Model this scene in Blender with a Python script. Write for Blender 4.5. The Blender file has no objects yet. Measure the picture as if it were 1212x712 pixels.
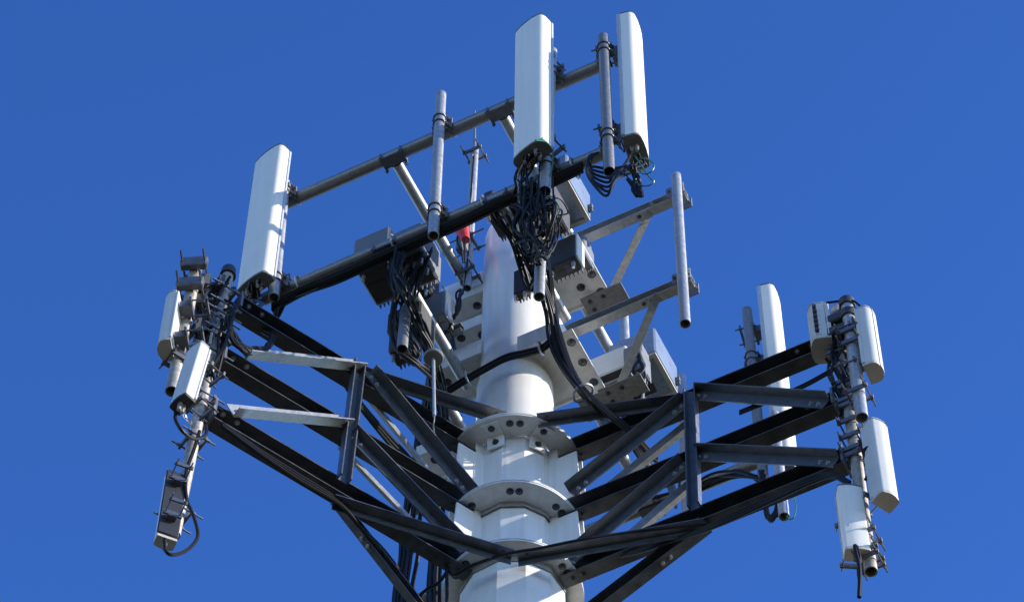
import bpy, bmesh, math, random
import numpy as np
from mathutils import Vector, Matrix

sc = bpy.context.scene
random.seed(7)
rad = math.radians

# ------------------------------------------------------------------ camera, sky, sun, exposure
PITCH, ROLL, FPX = rad(59.5), math.atan2(34.0, 2506.0), 4254.7
CAM = np.array([-0.0148, -12.6, 1.6])
_R0 = np.array([1, 0, 0.]); _U0 = np.array([0, -math.sin(PITCH), math.cos(PITCH)])
FW = np.array([0, math.cos(PITCH), math.sin(PITCH)])
RT = _R0 * math.cos(ROLL) + _U0 * math.sin(ROLL)
UP = -_R0 * math.sin(ROLL) + _U0 * math.cos(ROLL)
_d = FW + RT * 5 / FPX; CAM[0] = -_d[0] * 12.6 / _d[1]
cd = bpy.data.cameras.new('camera'); cam = bpy.data.objects.new('camera', cd); sc.collection.objects.link(cam)
cam.matrix_world = Matrix(((RT[0], UP[0], -FW[0], CAM[0]), (RT[1], UP[1], -FW[1], CAM[1]),
                           (RT[2], UP[2], -FW[2], CAM[2]), (0, 0, 0, 1)))
cd.sensor_width = 36.0; cd.lens = FPX / 1212 * 36; cd.clip_end = 8000; cd.clip_start = 0.1
sc.camera = cam

SUN_AZ, SUN_EL = rad(180 - 80), rad(26)         # azimuth from +Y clockwise
w = bpy.data.worlds.new('World'); sc.world = w; w.use_nodes = True
nt = w.node_tree; bg = nt.nodes['Background']
sky = nt.nodes.new('ShaderNodeTexSky'); sky.sky_type = 'NISHITA'; sky.sun_disc = False
sky.sun_elevation = SUN_EL; sky.sun_rotation = SUN_AZ
sky.altitude = 300; sky.air_density = 1.0; sky.dust_density = 0.4; sky.ozone_density = 3.0
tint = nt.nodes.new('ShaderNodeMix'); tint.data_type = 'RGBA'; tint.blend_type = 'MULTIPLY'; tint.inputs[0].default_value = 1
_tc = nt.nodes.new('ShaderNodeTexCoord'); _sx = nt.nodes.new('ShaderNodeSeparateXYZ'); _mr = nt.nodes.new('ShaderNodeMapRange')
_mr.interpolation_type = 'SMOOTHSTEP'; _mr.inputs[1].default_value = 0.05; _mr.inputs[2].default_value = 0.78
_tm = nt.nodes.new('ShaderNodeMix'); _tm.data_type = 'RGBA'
_tm.inputs[6].default_value = (1.35, 1.55, 1.85, 1); _tm.inputs[7].default_value = (0.37, 0.74, 1.42, 1)    # unseen low sky paler and brightened to lift shaded sides, deep clear-air blue overhead
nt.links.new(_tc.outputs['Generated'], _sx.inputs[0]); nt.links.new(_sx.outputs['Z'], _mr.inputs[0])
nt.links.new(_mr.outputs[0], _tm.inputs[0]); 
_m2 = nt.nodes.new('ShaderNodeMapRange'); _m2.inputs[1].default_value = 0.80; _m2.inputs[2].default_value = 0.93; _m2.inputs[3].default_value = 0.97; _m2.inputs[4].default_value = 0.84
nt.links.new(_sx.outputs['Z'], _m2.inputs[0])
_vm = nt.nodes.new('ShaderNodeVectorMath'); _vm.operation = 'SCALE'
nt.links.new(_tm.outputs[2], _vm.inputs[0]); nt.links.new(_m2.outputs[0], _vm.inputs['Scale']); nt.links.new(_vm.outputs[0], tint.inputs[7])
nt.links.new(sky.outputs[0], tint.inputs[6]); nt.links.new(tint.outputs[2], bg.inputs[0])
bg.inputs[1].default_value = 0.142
sd = bpy.data.lights.new('sun', 'SUN'); sun = bpy.data.objects.new('sun', sd); sc.collection.objects.link(sun)
sd.energy = 4.6; sd.angle = rad(0.53); sd.color = (1.0, 0.94, 0.85)
_s = Vector((math.sin(SUN_AZ) * math.cos(SUN_EL), math.cos(SUN_AZ) * math.cos(SUN_EL), math.sin(SUN_EL)))
sun.rotation_euler = _s.to_track_quat('Z', 'Y').to_euler(); sun.location = (30, -20, 40)
sc.view_settings.view_transform = 'Standard'; sc.view_settings.look = 'None'
sc.view_settings.exposure = 0.52; sc.view_settings.gamma = 1.0; sc.view_settings.use_curve_mapping = False
sc.cycles.max_bounces = 8

# ------------------------------------------------------------------ survey: sight lines meet known planes of the tower
def ray(px, py): return FW + RT * (px - 606) / FPX - UP * (py - 356) / FPX
def hit(px, py, p0, n):
    d = ray(px, py); n = np.array(n, float)
    return Vector(CAM + d * (np.dot(np.array(p0) - CAM, n) / np.dot(d, n)))
def azdir(a): a = rad(a); return Vector((math.sin(a), math.cos(a), 0))
AZR, AZL = 117.0, -125.0
DR, NR = azdir(AZR), azdir(AZR + 90)            # right arm and the frames run this way; NR looks to the camera side
DL, NL = azdir(AZL), azdir(AZL - 90)
def W(px, py, off=0.0): return hit(px, py, NR * off, NR)      # on the vertical plane parallel to the frames
def WL(px, py, off=0.0): return hit(px, py, NL * off, NL)     # on the left arm's vertical plane
def Z(px, py, z): return hit(px, py, (0, 0, z), (0, 0, 1))
def proj(p):
    v = np.array(p) - CAM; k = v @ FW; return 606 + FPX * (v @ RT) / k, 356 - FPX * (v @ UP) / k
VZ = Vector((0, 0, 1))

# ------------------------------------------------------------------ materials
def mat(name, base, rough=0.5, metal=0.0, var=0.0, scale=8.0, spec=0.5, coat=0.0, streak=0.0, bump=0.0, tint=None):
    m = bpy.data.materials.new(name); m.use_nodes = True; t = m.node_tree; b = t.nodes['Principled BSDF']
    b.inputs['Base Color'].default_value = (*base, 1); b.inputs['Roughness'].default_value = rough
    b.inputs['Metallic'].default_value = metal; b.inputs['Specular IOR Level'].default_value = spec
    b.inputs['Coat Weight'].default_value = coat
    if var or streak or bump:
        tc = t.nodes.new('ShaderNodeTexCoord'); mp = t.nodes.new('ShaderNodeMapping')
        t.links.new(tc.outputs['Object'], mp.inputs[0])
        n = t.nodes.new('ShaderNodeTexNoise'); n.inputs['Scale'].default_value = scale; n.inputs['Detail'].default_value = 6
        n.inputs['Roughness'].default_value = 0.65
        t.links.new(mp.outputs[0], n.inputs['Vector'])
        cr = t.nodes.new('ShaderNodeValToRGB'); cr.color_ramp.elements[0].position = 0.3; cr.color_ramp.elements[1].position = 0.7
        lo = tint if tint else tuple(c * (1 - var) for c in base)
        cr.color_ramp.elements[0].color = (*lo, 1)
        cr.color_ramp.elements[1].color = (*[min(1, c * (1 + var * 0.6)) for c in base], 1)
        t.links.new(n.outputs['Fac'], cr.inputs[0]); out = cr.outputs[0]
        if streak:
            mp2 = t.nodes.new('ShaderNodeMapping'); mp2.inputs['Scale'].default_value = (22, 22, 1.1)
            t.links.new(tc.outputs['Object'], mp2.inputs[0])
            n2 = t.nodes.new('ShaderNodeTexNoise'); n2.inputs['Scale'].default_value = 1.0; n2.inputs['Detail'].default_value = 5
            t.links.new(mp2.outputs[0], n2.inputs['Vector'])
            c2 = t.nodes.new('ShaderNodeValToRGB'); c2.color_ramp.elements[0].position = 0.36; c2.color_ramp.elements[1].position = 0.56
            c2.color_ramp.elements[0].color = (1 - streak, 1 - streak * 1.05, 1 - streak * 1.2, 1); c2.color_ramp.elements[1].color = (1, 1, 1, 1)
            t.links.new(n2.outputs['Fac'], c2.inputs[0])
            mx = t.nodes.new('ShaderNodeMix'); mx.data_type = 'RGBA'; mx.blend_type = 'MULTIPLY'; mx.inputs[0].default_value = 1
            t.links.new(out, mx.inputs[6]); t.links.new(c2.outputs[0], mx.inputs[7]); out = mx.outputs[2]
        t.links.new(out, b.inputs['Base Color'])
        rr = t.nodes.new('ShaderNodeMapRange'); rr.inputs[3].default_value = max(0.05, rough - 0.1); rr.inputs[4].default_value = min(1, rough + 0.12)
        t.links.new(n.outputs['Fac'], rr.inputs[0]); t.links.new(rr.outputs[0], b.inputs['Roughness'])
        if bump:
            bp = t.nodes.new('ShaderNodeBump'); bp.inputs['Strength'].default_value = bump; bp.inputs['Distance'].default_value = 0.004
            t.links.new(n.outputs['Fac'], bp.inputs['Height']); t.links.new(bp.outputs[0], b.inputs['Normal'])
    return m

M_paint = mat('pole_paint', (0.82, 0.80, 0.765), 0.32, 0, 0.05, 3.0, 0.5, 0.25, streak=0.07)
M_paint2 = mat('bracket_paint', (0.78, 0.77, 0.74), 0.45, 0, 0.08, 9.0, streak=0.10)
M_galv = mat('galvanised_pipe', (0.235, 0.24, 0.24), 0.42, 0.50, 0.26, 40.0, bump=0.15)
M_galv_b = mat('bright_galvanised', (0.43, 0.435, 0.43), 0.38, 0.50, 0.25, 28.0, bump=0.1)
M_arm = mat('weathered_arm_steel', (0.080, 0.083, 0.090), 0.44, 0.60, 0.50, 9.0, bump=0.1)
M_brace = mat('brace_steel', (0.14, 0.15, 0.17), 0.38, 0.65, 0.28, 18.0, bump=0.1)
M_rust = mat('weathered_pipe', (0.42, 0.39, 0.34), 0.5, 0.45, 0.35, 22.0, tint=(0.24, 0.20, 0.15), bump=0.15)
M_bolt = mat('bolt_steel', (0.10, 0.10, 0.11), 0.45, 0.7)
M_boltg = mat('bright_bolt', (0.42, 0.42, 0.42), 0.40, 0.6)
M_clamp = mat('clamp_steel', (0.16, 0.165, 0.18), 0.45, 0.65, 0.3, 25)
M_radome = mat('radome_white', (0.83, 0.79, 0.70), 0.42, 0, 0.03, 5.0, streak=0.05)
M_radome2 = mat('radome_light_grey', (0.60, 0.59, 0.56), 0.45, 0, 0.03, 5.0, streak=0.05)
M_alu = mat('aluminium_back', (0.50, 0.51, 0.52), 0.42, 0.35, 0.1, 20)
M_cap = mat('cap_grey', (0.17, 0.162, 0.152), 0.55, 0, 0.15, 15)
M_capb = mat('cap_beige', (0.52, 0.48, 0.41), 0.55, 0, 0.1, 15)
M_capd = mat('cap_black', (0.03, 0.03, 0.033), 0.5)
M_cable = mat('cable_black', (0.008, 0.008, 0.008), 0.48, 0, spec=0.22)
M_cableg = mat('cable_grey', (0.30, 0.30, 0.29), 0.45)
M_green = mat('earth_wire', (0.02, 0.16, 0.10), 0.4)
M_rru = mat('radio_grey', (0.15, 0.16, 0.175), 0.5, 0.1, 0.1, 12)
M_rrud = mat('radio_dark', (0.040, 0.040, 0.042), 0.5, 0.1, 0.2, 12)
M_rruw = mat('radio_white', (0.62, 0.62, 0.60), 0.5, 0, 0.06, 12)
M_label = mat('label_violet', (0.06, 0.05, 0.12), 0.4)
M_silver = mat('connector_silver', (0.72, 0.70, 0.66), 0.28, 0.8)
M_red = mat('red_plastic', (0.55, 0.035, 0.02), 0.45)
M_blue = mat('enclosure_blue_grey', (0.27, 0.33, 0.41), 0.28, 0.30, 0.06, 8)
M_ground = mat('ground_soil_and_grass', (0.075, 0.064, 0.044), 0.95, 0, 0.45, 0.6, spec=0.1, tint=(0.032, 0.036, 0.016))

# ------------------------------------------------------------------ mesh helpers
class MB:
    def __init__(s): s.v = []; s.f = []
    def add(s, vs, fs):
        k = len(s.v); s.v += [Vector(v) for v in vs]; s.f += [tuple(i + k for i in f) for f in fs]; return s
    def extr(s, prof, p, q, ux, uy, prof2=None):
        p, q = Vector(p), Vector(q); n = len(prof); b = prof2 or prof
        vs = [p + ux * x + uy * y for x, y in prof] + [q + ux * x + uy * y for x, y in b]
        fs = [(i, (i + 1) % n, n + (i + 1) % n, n + i) for i in range(n)] + [tuple(range(n - 1, -1, -1)), tuple(range(n, 2 * n))]
        return s.add(vs, fs)
    def box(s, c, ex, ey, ez, a, b, h, bev=0.0):
        """box centred at c, full sizes a, b, h along ex, ey, ez; bevelled in the ex-ey and end edges"""
        c = Vector(c)
        if bev <= 0:
            return s.extr([(-a/2, -b/2), (a/2, -b/2), (a/2, b/2), (-a/2, b/2)], c - ez * h/2, c + ez * h/2, ex, ey)
        def ring(a, b, r): return [(-a/2 + r, -b/2), (a/2 - r, -b/2), (a/2, -b/2 + r), (a/2, b/2 - r), (a/2 - r, b/2), (-a/2 + r, b/2), (-a/2, b/2 - r), (-a/2, -b/2 + r)]
        r0 = ring(a - 2*bev, b - 2*bev, bev * .4); r1 = ring(a, b, bev)
        lv = [(-h/2, r0), (-h/2 + bev, r1), (h/2 - bev, r1), (h/2, r0)]
        vs = [c + ex * x + ey * y + ez * zz for zz, rr in lv for x, y in rr]; n = 8
        fs = [tuple(range(n - 1, -1, -1)), tuple(range(3*n, 4*n))]
        for k in range(3): fs += [(k*n + i, k*n + (i+1) % n, (k+1)*n + (i+1) % n, (k+1)*n + i) for i in range(n)]
        return s.add(vs, fs)
    def cyl(s, p, q, r, n=14, r2=None, hollow=0.0):
        p, q = Vector(p), Vector(q); d = (q - p).normalized()
        x = d.orthogonal().normalized(); y = d.cross(x); r2 = r if r2 is None else r2
        A = [(math.cos(2*math.pi*i/n), math.sin(2*math.pi*i/n)) for i in range(n)]
        if not hollow:
            return s.add([p + (x*a + y*b)*r for a, b in A] + [q + (x*a + y*b)*r2 for a, b in A],
                         [(i, (i+1) % n, n + (i+1) % n, n + i) for i in range(n)] + [tuple(range(n-1, -1, -1)), tuple(range(n, 2*n))])
        ri = r - hollow
        vs = [p + (x*a + y*b)*r for a, b in A] + [q + (x*a + y*b)*r for a, b in A] + [p + (x*a + y*b)*ri for a, b in A] + [q + (x*a + y*b)*ri for a, b in A]
        fs = []
        for i in range(n):
            j = (i+1) % n
            fs += [(i, j, n+j, n+i), (2*n+j, 2*n+i, 3*n+i, 3*n+j), (j, i, 2*n+i, 2*n+j), (n+i, n+j, 3*n+j, 3*n+i)]
        return s.add(vs, fs)
    def lathe(s, prof, c=(0, 0, 0), n=40, ph=0.0, close=True):
        c = Vector(c); k = len(prof)
        vs = [c + Vector((r*math.cos(ph + 2*math.pi*i/n), r*math.sin(ph + 2*math.pi*i/n), z)) for r, z in prof for i in range(n)]
        fs = [(a*n + i, a*n + (i+1) % n, (a+1)*n + (i+1) % n, (a+1)*n + i) for a in range(k-1) for i in range(n)]
        if close: fs += [tuple(range(n-1, -1, -1)), tuple(range((k-1)*n, k*n))]
        return s.add(vs, fs)
    def tube(s, pts, r, n=7):
        P = smooth(pts); m = len(P); vs = []; x = None
        for i in range(m):
            d = (P[min(i+1, m-1)] - P[max(i-1, 0)]).normalized()
            x = d.orthogonal().normalized() if x is None else (x - d * x.dot(d)).normalized()
            y = d.cross(x)
            vs += [P[i] + (x*math.cos(2*math.pi*k/n) + y*math.sin(2*math.pi*k/n))*r for k in range(n)]
        fs = [(a*n + i, a*n + (i+1) % n, (a+1)*n + (i+1) % n, (a+1)*n + i) for a in range(m-1) for i in range(n)]
        fs += [tuple(range(n-1, -1, -1)), tuple(range((m-1)*n, m*n))]
        return s.add(vs, fs)
    def arc(s, c, d, R, r, a0=0.0, a1=2*math.pi, ref=None, n=18, m=6):
        """ring or U-bolt of wire r round axis d"""
        d = Vector(d).normalized(); x = (Vector(ref) - d * Vector(ref).dot(d)).normalized() if ref is not None else d.orthogonal().normalized(); y = d.cross(x)
        return s.tube([Vector(c) + (x*math.cos(a0 + (a1-a0)*i/n) + y*math.sin(a0 + (a1-a0)*i/n))*R for i in range(n+1)], r, m)
    def build(s, name, m, parent=None, sharp=32):
        me = bpy.data.meshes.new(name)
        o = bpy.data.objects.new(name, me); sc.collection.objects.link(o)
        off = Vector((0, 0, 0)); p = parent
        while p is not None: off += p.location; p = p.parent
        me.from_pydata([tuple(v - off) for v in s.v], [], s.f); me.update()
        bm = bmesh.new(); bm.from_mesh(me); bmesh.ops.recalc_face_normals(bm, faces=bm.faces); bm.to_mesh(me); bm.free()
        me.shade_smooth(); me.set_sharp_from_angle(angle=rad(sharp))
        me.materials.append(m)
        if parent: o.parent = parent
        return o

def smooth(pts, per=6):
    P = [Vector(p) for p in pts]
    if len(P) < 3: return P
    Q = [P[0]*2 - P[1]] + P + [P[-1]*2 - P[-2]]; out = []
    for i in range(1, len(Q)-2):
        a, b, c, d = Q[i-1], Q[i], Q[i+1], Q[i+2]
        for k in range(per):
            t = k/per
            out.append(0.5*((2*b) + (c-a)*t + (2*a-5*b+4*c-d)*t*t + (3*b-a-3*c+d)*t**3))
    return out + [P[-1]]

def thing(name, label, cat, loc, group=None):
    o = bpy.data.objects.new(name, None); sc.collection.objects.link(o); o.location = loc
    o.empty_display_size = 0.05; o['label'] = label; o['category'] = cat
    if group: o['group'] = group
    return o
def tag(o, label, cat, group=None):
    o['label'] = label; o['category'] = cat
    if group: o['group'] = group
    return o
_boltmesh = {}
def bolt(parent, p, d, m=None, r=0.016, h=0.02):
    """hex bolt head with washer at p, standing out along d (one shared mesh per size)"""
    m = m or M_bolt; key = (m.name, r, h)
    if key not in _boltmesh:
        b = MB(); b.lathe([(r*1.45, 0), (r*1.45, 0.004)], n=14); b.lathe([(r, 0.004), (r, h)], n=6); b.lathe([(r*.55, h), (r*.55, h*1.7)], n=8)
        o = b.build('bolt', m); _boltmesh[key] = o.data; bpy.data.objects.remove(o)
    o = bpy.data.objects.new('bolt', _boltmesh[key]); sc.collection.objects.link(o)
    off = Vector((0, 0, 0)); q = parent
    while q is not None: off += q.location; q = q.parent
    o.location = Vector(p) - off; o.rotation_euler = Vector(d).to_track_quat('Z', 'Y').to_euler(); o.parent = parent
    return o
def C_prof(h, wd, t):      # (side, up): web at side 0, flanges out to side wd
    return [(0, -h/2), (wd, -h/2), (wd, -h/2 + t), (t, -h/2 + t), (t, h/2 - t), (wd, h/2 - t), (wd, h/2), (0, h/2)]
def L_prof(a, b, t): return [(0, 0), (a, 0), (a, t), (t, t), (t, b), (0, b)]

# ------------------------------------------------------------------ ground
g = MB(); N = 24; S = 3000.0
gx = [S*(abs(i/N*2-1)**2.2)*(1 if i > N/2 else -1) for i in range(N+1)]
g.add([(x, y, 0.25*math.sin(x*.013)*math.cos(y*.011) if max(abs(x), abs(y)) > 30 else 0) for y in gx for x in gx],
      [(j*(N+1)+i, j*(N+1)+i+1, (j+1)*(N+1)+i+1, (j+1)*(N+1)+i) for j in range(N) for i in range(N)])
go = g.build('ground', M_ground); go['kind'] = 'structure'

# ------------------------------------------------------------------ monopole
ZU, ZM, ZL = 20.838, 20.076, 19.436            # the three ring plates
pole = thing('monopole', 'white steel monopole tower tapering upward with three bolted ring plates', 'tower', (0, 0, 0))
PH = rad(90 - 17)                                # where the corners of the twelve-sided shaft fall
PH12 = PH
MB().lathe([(0.62, 0), (0.327, 19.440)], n=12, ph=PH12).build('lower_shaft', M_paint, pole, 20)
MB().lathe([(0.283, 19.440), (0.271, ZU + 0.02)], n=12, ph=PH12).build('middle_shaft', M_paint, pole, 20)
ztop = 22.2
lo, hi = 20., 24.
for _ in range(50):
    zz = (lo+hi)/2
    lo, hi = (zz, hi) if proj((0, -.25, zz))[1] > 424 else (lo, zz)
zst = lo
MB().lathe([(0.262, ZU + 0.02), (0.256, zst - 0.02), (0.250, zst - 0.004), (0.246, zst)], n=56).build('collar_shaft', M_paint, pole)
us = MB().lathe([(0.240, zst - 0.03), (0.226, 23.80), (0.221, 23.835), (0.20, 23.85)], n=56).build('upper_shaft', M_paint, pole)
MB().box((-0.05, -0.2722, 20.55), Vector((1, 0, 0)), Vector((0, 1, 0)), VZ, 0.004, 0.006, 0.55).build('weld_seam', M_paint, pole)

def ring_plate(z, ro, ri, bolts, poly=True):
    b = MB(); n = 72; t = 0.012
    for z0 in (z, z + 0.020):
        base = len(b.v); R = []
        for i in range(n):
            a = PH12 + 2*math.pi*i/n
            k = math.cos(math.pi/12)/math.cos(((2*math.pi*i/n) % (math.pi/6)) - math.pi/12)
            R.append((math.cos(a), math.sin(a), ri*k))
        vs = []
        for zz in (z0, z0 + t):
            vs += [(c*ro, s_*ro, zz) for c, s_, q in R] + [(c*q, s_*q, zz) for c, s_, q in R]
        fs = []
        for i in range(n):
            j = (i+1) % n
            fs += [(i, j, n+j, n+i), (2*n+j, 2*n+i, 3*n+i, 3*n+j), (i, 2*n+i, 2*n+j, j), (n+j, 3*n+j, 3*n+i, n+i)]
        b.add(vs, fs)
    o = b.build('ring_plate', M_paint2, pole, 25)
    for az, r in bolts:
        bolt(o, azdir(az)*r + VZ*z, -VZ, M_bolt, 0.017, 0.016)
    return o
LB = [(180 + a, r) for a, r in ((-5, .36), (4, .36), (46, .36), (55, .36), (-46, .36), (-55, .36))]
ring_plate(ZU, 0.433, 0.285, [(180 + 5, .37), (180 - 5, .37)])
ring_plate(ZM, 0.433, 0.275, LB)
ring_plate(ZL, 0.433, 0.332, [(180 + a, .385) for a in (-50, -58, -66, 48, 56, 64)] )
MB().lathe([(0.292, ZM - 0.05), (0.292, ZM + 0.0)], n=12, ph=PH12, close=False).build('ring_sleeve', M_galv_b, pole, 20)
MB().lathe([(0.335, ZL - 0.06), (0.335, ZL + 0.0)], n=12, ph=PH12, close=False).build('ring_sleeve', M_galv_b, pole, 20)
for az in (AZL, AZR, -4.0):                     # radial gusset plates between the rings, in pairs
    d, n_ = azdir(az), azdir(az + 90)
    for z0, z1, zr in ((20.215, 20.712, ZU - .003), (19.570, 20.036, ZM - .003)):
        for sgn in (-1, 1):
            b = MB(); c = d*0.335 + n_*0.040*sgn
            b.extr([(-.075, z0), (.150, z0), (.146, z0 + .10), (.128, z1 - .05), (.126, z1), (-.006, z1), (-.006, zr), (-.075, zr)], c - n_*.006, c + n_*.006, d, VZ)
            b.build('gusset_plate', M_paint, pole)
for az in (-156, 150):                           # clip angles under the top ring
    d, n_ = azdir(az), azdir(az + 90)
    b = MB(); c = d*0.345 + VZ*(ZU - .004)
    b.extr([(.06, 0), (.06, -.010), (-.038, -.010), (-.056, -.11), (-.066, -.11), (-.048, 0)], c - n_*.058, c + n_*.058, d, VZ)
    o = b.build('clip_angle', M_paint2, pole)
    bolt(o, c + d*.022 - VZ*.010, -VZ, M_bolt, .016, .014)
    bolt(o, c - d*.048 - VZ*.065, d*.98 - VZ*.17, M_bolt, .016, .014)

def stub(az, z0, h, of, ob, r0, r1, t=0.014, flange=0.0, tap=0.0):
    """inverted trough welded to the shaft: front and back plates hang from a top plate; of/ob = offsets to the camera side / far side"""
    d = azdir(az); n_ = NR if NR.dot(azdir(az + 90)) > 0 else NR
    o = None
    def P(r, off, z): return d*r + NR*off + VZ*z
    b = MB()
    re = r1 - (.09 if flange else 0)
    zp = .045
    b.extr([(-ob + t, zp), (of - t, zp), (of - t, zp + t), (-ob + t, zp + t)], P(r0, 0, z0), P(re, 0, z0), NR, VZ)
    b.extr([(of - t, 0), (of, 0), (of, h), (of - t, h)], P(r0, 0, z0), P(re, 0, z0), NR, VZ)
    b.extr([(-ob, 0), (-ob + t, 0), (-ob + t, h), (-ob, h)], P(r0, 0, z0), P(re, 0, z0), NR, VZ)
    if flange:
        b.extr([(-ob - .004, 0), (of + .004, 0), (of + .004, h + .01), (-ob - .004, h + .01)], P(r1 - .09, 0, z0), P(r1 - .09 + t, 0, z0), NR, VZ)
        b.extr([(-ob - .004, -0.012), (of + .004, -0.012), (of + .004, 0), (-ob - .004, 0)], P(r1 - .095, 0, z0 - .001), P(r1 + t, 0, z0 - .001), NR, VZ)
    o = b.build('mount_bracket', M_paint2, pole)
    if flange:
        k = 3 if of + ob > .4 else 2
        for i in range(k):
            off = -ob + (of + ob)*(i + .5)/k
            bolt(o, P(r1 - .035, off, z0 - .013), -VZ, M_clamp, .021, .018)
        for i in range(2):
            off = -ob + (of + ob)*(i*.5 + .3)
            bolt(o, P(r1 - .16, off, z0 + zp), -VZ, M_bolt, .021, .018)
    else:
        for i in range(2):
            bolt(o, P(r1 - .09 - .14*i, (of - ob)/2 + .02*(1 - 2*i), z0 + zp), -VZ, M_bolt, .021, .018)
    return o
stub(AZR - 180, 23.15, .27, .095, .095, .16, .545)
stub(AZR, 22.98, .18, .20, .25, .14, .60, flange=1)
stub(AZR - 180, 22.13, .17, .20, .11, .16, .57)
stub(AZR, 21.84, .19, .255, .255, .14, .53, flange=1)
stub(AZR - 180, 22.72, .12, .09, .09, .16, .50)
stub(AZR - 180, 21.30, .12, .12, .12, .18, .66)


# ------------------------------------------------------------------ truss arms of the lower platform
def arm(az, d, n, w_, name, label, chords, post, diags, ties, knee, bright):
    """w_ = survey function of the arm's plane (px, py, off toward the camera); chords = (tip px, z)"""
    tip0 = w_(*chords[0][0])
    root = thing(name, label, 'tower arm', tuple(tip0), 'truss arms of the lower platform')
    for (px, py), z in chords:
        t = w_(px, py); r1 = t.dot(d); p = d*0.335 + VZ*z; q = d*r1 + VZ*z
        b = MB(); b.extr(C_prof(.155, .098, .009), p - n*.049, q - n*.049, n, VZ)
        o = b.build('chord', M_arm, root)
        for rr in (r1 - .07, r1 - .17):
            bolt(o, d*rr + VZ*(z + .0775 - .009) + n*.012, -VZ, M_boltg, .012, .012)
        for rr in (.40, .47):
            bolt(o, d*rr + VZ*(z - .0775), -VZ, M_bolt, .013, .014)
        # end cleat that holds the mast pipe
        b = MB(); b.box(d*(r1 + .012) + VZ*z, n, d, VZ, .15, .016, .17)
        b.box(d*(r1 + .03) + VZ*(z + .03) - n*.062, d, n, VZ, .06, .01, .10)
        cl = b.build('end_cleat', M_clamp, root)
    (a, b_) = post
    p, q = w_(*a), w_(*b_)
    mb = MB(); mb.extr(C_prof(.078, .055, .008), p + n*.052 + VZ*.06, q + n*.052 - VZ*.05, n, d); mb.build('post', M_brace, root)
    for a, b_, br in diags:
        p, q = w_(*a, .0), w_(*b_, .0)
        ax = (q - p).normalized()
        u = ax.cross(n).normalized()
        if u.z > 0: u = -u                       # in-plane, downward
        flip = 1 if not br else -1
        mb = MB()
        if br: mb.extr(L_prof(.10, .075, .009), p + n*.052 + u*.05, q + n*.052 + u*.05, -u, n)
        else:  mb.extr(L_prof(.088, .075, .009), p + n*.052 - u*.05, q + n*.052 - u*.05, u, n)
        o = mb.build('diagonal', M_galv_b if br else M_brace, root)
        for e, s in ((p, 1), (q, -1)):
            for k in (.05, .11): bolt(o, e + ax*s*k + n*.062 + u*.01, n, M_boltg, .011, .010)
        if br is False:                          # second angle of the pair, behind
            mb = MB()
            if bright: mb.extr(L_prof(.040, .04, .008), p - n*.052 - u*.045, q - n*.052 - u*.045, u, -n)
            else: mb.extr(L_prof(.075, .036, .008), p - n*.050 + u*.052, q - n*.050 + u*.052, -u, -n)
            mb.build('diagonal', M_galv_b, root)
    for p, q in ties:
        ax = (q - p).normalized(); s = ax.cross(VZ).normalized()
        if s.dot(Vector((0, -1, 0))) < 0: s = -s
        mb = MB(); mb.extr(L_prof(.075, .060, .008), p - s*.04, q - s*.04, s, -VZ); o = mb.build('tie_brace', M_brace, root)
        bolt(o, p + ax*.06, -VZ, M_bolt, .012, .012); bolt(o, q - ax*.06, -VZ, M_bolt, .012, .012)
    p, q = knee
    ax = (q - p).normalized(); u = ax.cross(n).normalized()
    if u.z > 0: u = -u
    mb = MB(); kw = .07 if bright else .105
    mb.extr(C_prof(kw, kw*.75, .008), p - n*kw*.37, q - n*kw*.37, n, u); o = mb.build('knee_brace', M_arm, root)
    for k in (.30, .36): bolt(o, p + ax*k + u*kw*.5, u, M_boltg, .010, .010)
    return root

zt = 20.925
kneeL = (WL(398, 592), DL*.36 + VZ*(WL(398, 592).z - (WL(398, 592) - WL(480, 697)).z / (WL(398, 592).dot(DL) - WL(480, 697).dot(DL)) * (WL(398, 592).dot(DL) - .36)))
armL = arm(AZL, DL, NL, WL, 'truss_arm', 'dark three-chord steel truss arm reaching left from the pole to the leaning antenna masts',
           (((283, 350), 20.80), ((262, 425), 20.125), ((250, 490), 19.48)),
           ((416, 445), (399, 572)),
           (((281, 425), (418, 440), True), ((266, 493), (402, 506), True), ((428, 448), (547, 592), False), ((406, 520), (541, 660), False)),
           ((WL(424, 436), Z(598, 492, WL(424, 436).z)), (WL(396, 584, .06) - VZ*.05, Z(607, 655, (WL(396, 584, .06) - VZ*.05).z))), kneeL, 1)
rk, rk2 = W(835, 620), W(715, 712)
kneeR = (rk, DR*.36 + VZ*(rk.z - (rk - rk2).z / (rk.dot(DR) - rk2.dot(DR)) * (rk.dot(DR) - .36)))
armR = arm(AZR, DR, NR, W, 'truss_arm', 'dark three-chord steel truss arm reaching right from the pole to two upright antenna masts',
           (((975, 415), 20.80), ((988, 482), 20.125), ((1000, 553), 19.48)),
           ((824, 478), (828, 605)),
           (((982, 487), (826, 476), None), ((994, 556), (826, 548), None), ((818, 484), (682, 592), False), ((818, 556), (682, 672), False)),
           ((W(824, 468), Z(636, 494, W(824, 468).z)), (W(834, 612, .06) - VZ*.05, Z(612, 657, (W(834, 612, .06) - VZ*.05).z))), kneeR, 0)

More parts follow.
